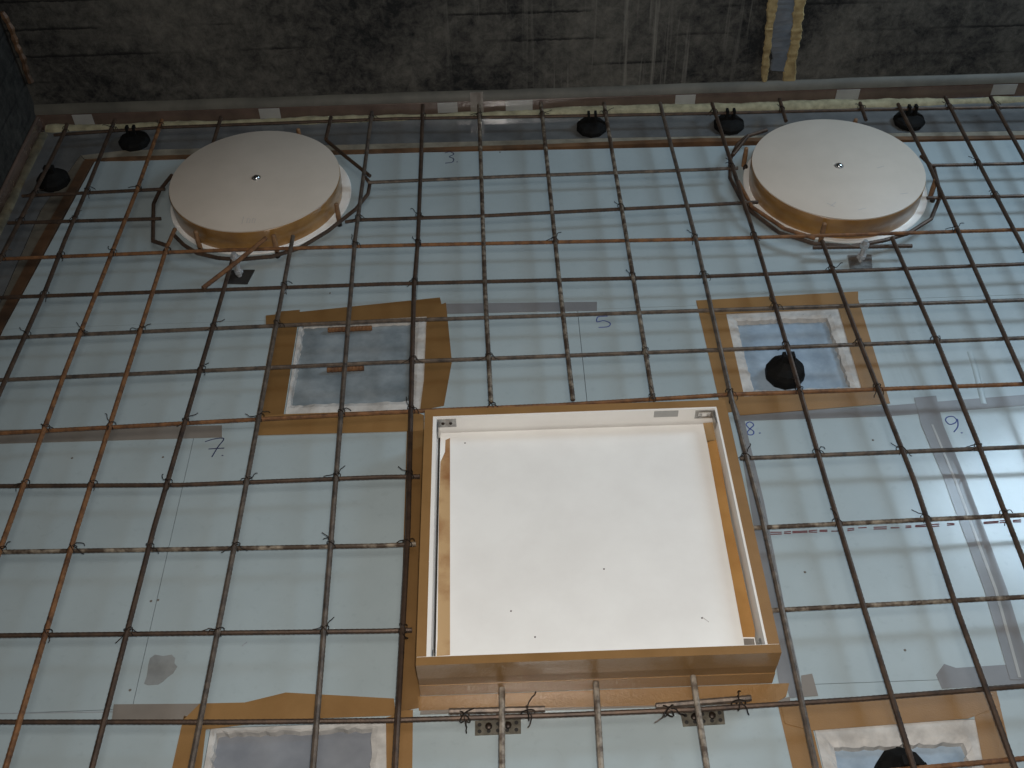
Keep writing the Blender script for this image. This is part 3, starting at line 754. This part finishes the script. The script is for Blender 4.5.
# ------------------------------------------------------------------ levelling bolts and foot plates
def bolt(px, py, label, h):
    p = at(px, py, 0)
    t = thing('levelling_bolt', p, label, 'bolt', 'bolts in front of the discs')
    b = MB().prism([(p.x-.028, p.y-.022), (p.x+.020, p.y-.026), (p.x+.030, p.y+.020), (p.x-.022, p.y+.022)], .0003, .003); b.build('foot_plate', M['steel' if px > 500 else 'dark'], t)
    pts = [(p.x, p.y, .003+i*.0015) for i in range(int((h-.003)/.0015))]
    MB().tube(pts, .0048, 10, .18).build('threaded_rod', M['zinc'], t)
    for z in (h-.020, .012): MB().lathe((p.x, p.y, z), [(.0095, 0), (.010, .001), (.010, .0085), (.0095, .0095)], 6).build('nut', M['zinc'], t)
    return t
bolt(240, 277, 'zinc bolt on a black foot plate in front of the left disc', .070)
bolt(860, 262, 'zinc bolt on a grey foot plate in front of the right disc', .062)
for (qs, lab) in (([(475,721.5),(521,718.5),(521,734),(475,736)], 'perforated steel plate under the bar in front of the box, left one'),
                  ([(680,712),(723,708.5),(725,724.5),(683,727)], 'perforated steel plate under the bar in front of the box, right one')):
    P = [at(*p) for p in qs]; c = sum(P, Vector())/4
    t = thing('steel_plate', c, lab, 'plate', 'perforated plates in front of the box')
    MB().prism([p[:2] for p in P], .0003, .0022).build('plate_body', M['plate'], t)
    for i in range(5):
        for j in range(2):
            u = (i+.5)/5; v = (j+.55)/2.2
            p = P[3].lerp(P[2], u).lerp(P[0].lerp(P[1], u), v)
            MB().lathe((p.x, p.y, .0022), [(.0032, 0), (.0032, .0004)], 8).build('plate_hole', M['dark'], t)
    p = P[3].lerp(P[2], .3).lerp(P[0].lerp(P[1], .3), .45)
    for u in (.3, .72):
        p = P[3].lerp(P[2], u).lerp(P[0].lerp(P[1], u), .55)
        s_ = MB().lathe((p.x, p.y, .0026), [(.0055, 0), (.0052, .003), (.003, .0045)], 10).smooth().build('screw', M['wire'], t)

# ------------------------------------------------------------------ light
w = bpy.data.worlds.new('world'); S.world = w; w.use_nodes = True
w.node_tree.nodes['Background'].inputs[0].default_value = (.62, .78, 1, 1)
w.node_tree.nodes['Background'].inputs[1].default_value = .02
def area(name, loc, tgt, sx, sy, power, color):
    l = bpy.data.lights.new(name, 'AREA'); l.shape = 'RECTANGLE'; l.size = sx; l.size_y = sy; l.energy = power; l.color = color
    o = bpy.data.objects.new(name, l); COL.objects.link(o); o.location = loc
    o.rotation_euler = (Vector(tgt)-Vector(loc)).to_track_quat('-Z', 'Y').to_euler()
    return o
area('daylight_opening', (1.85, 2.34, 1.45), (.2, 1.1, 0), .7, .7, 30, (.60, .81, 1))
area('overhead_fill', (.15, .3, 2.5), (.15, .8, 0), .8, .8, 14, (1, .96, .90))  # unseen overhead fill, strengthened to lift the left floor
fl_ = bpy.data.lights.new('camera_flash', 'SPOT'); fl_.energy = 77; fl_.shadow_soft_size = .02; fl_.color = (1, .94, .87)
fl_.spot_size = math.radians(110); fl_.spot_blend = 1
fo = bpy.data.objects.new('camera_flash', fl_); COL.objects.link(fo); fo.location = Vector((.03, .02, H+.04))
fo.rotation_euler = (Vector((.22, .92, 0))-fo.location).to_track_quat('-Z', 'Y').to_euler()
S.cycles.blur_glossy = 0.05
S.view_settings.view_transform = 'Standard'; S.view_settings.look = 'None'; S.view_settings.gamma = 1
S.view_settings.use_curve_mapping = False
S.view_settings.exposure = 0.0
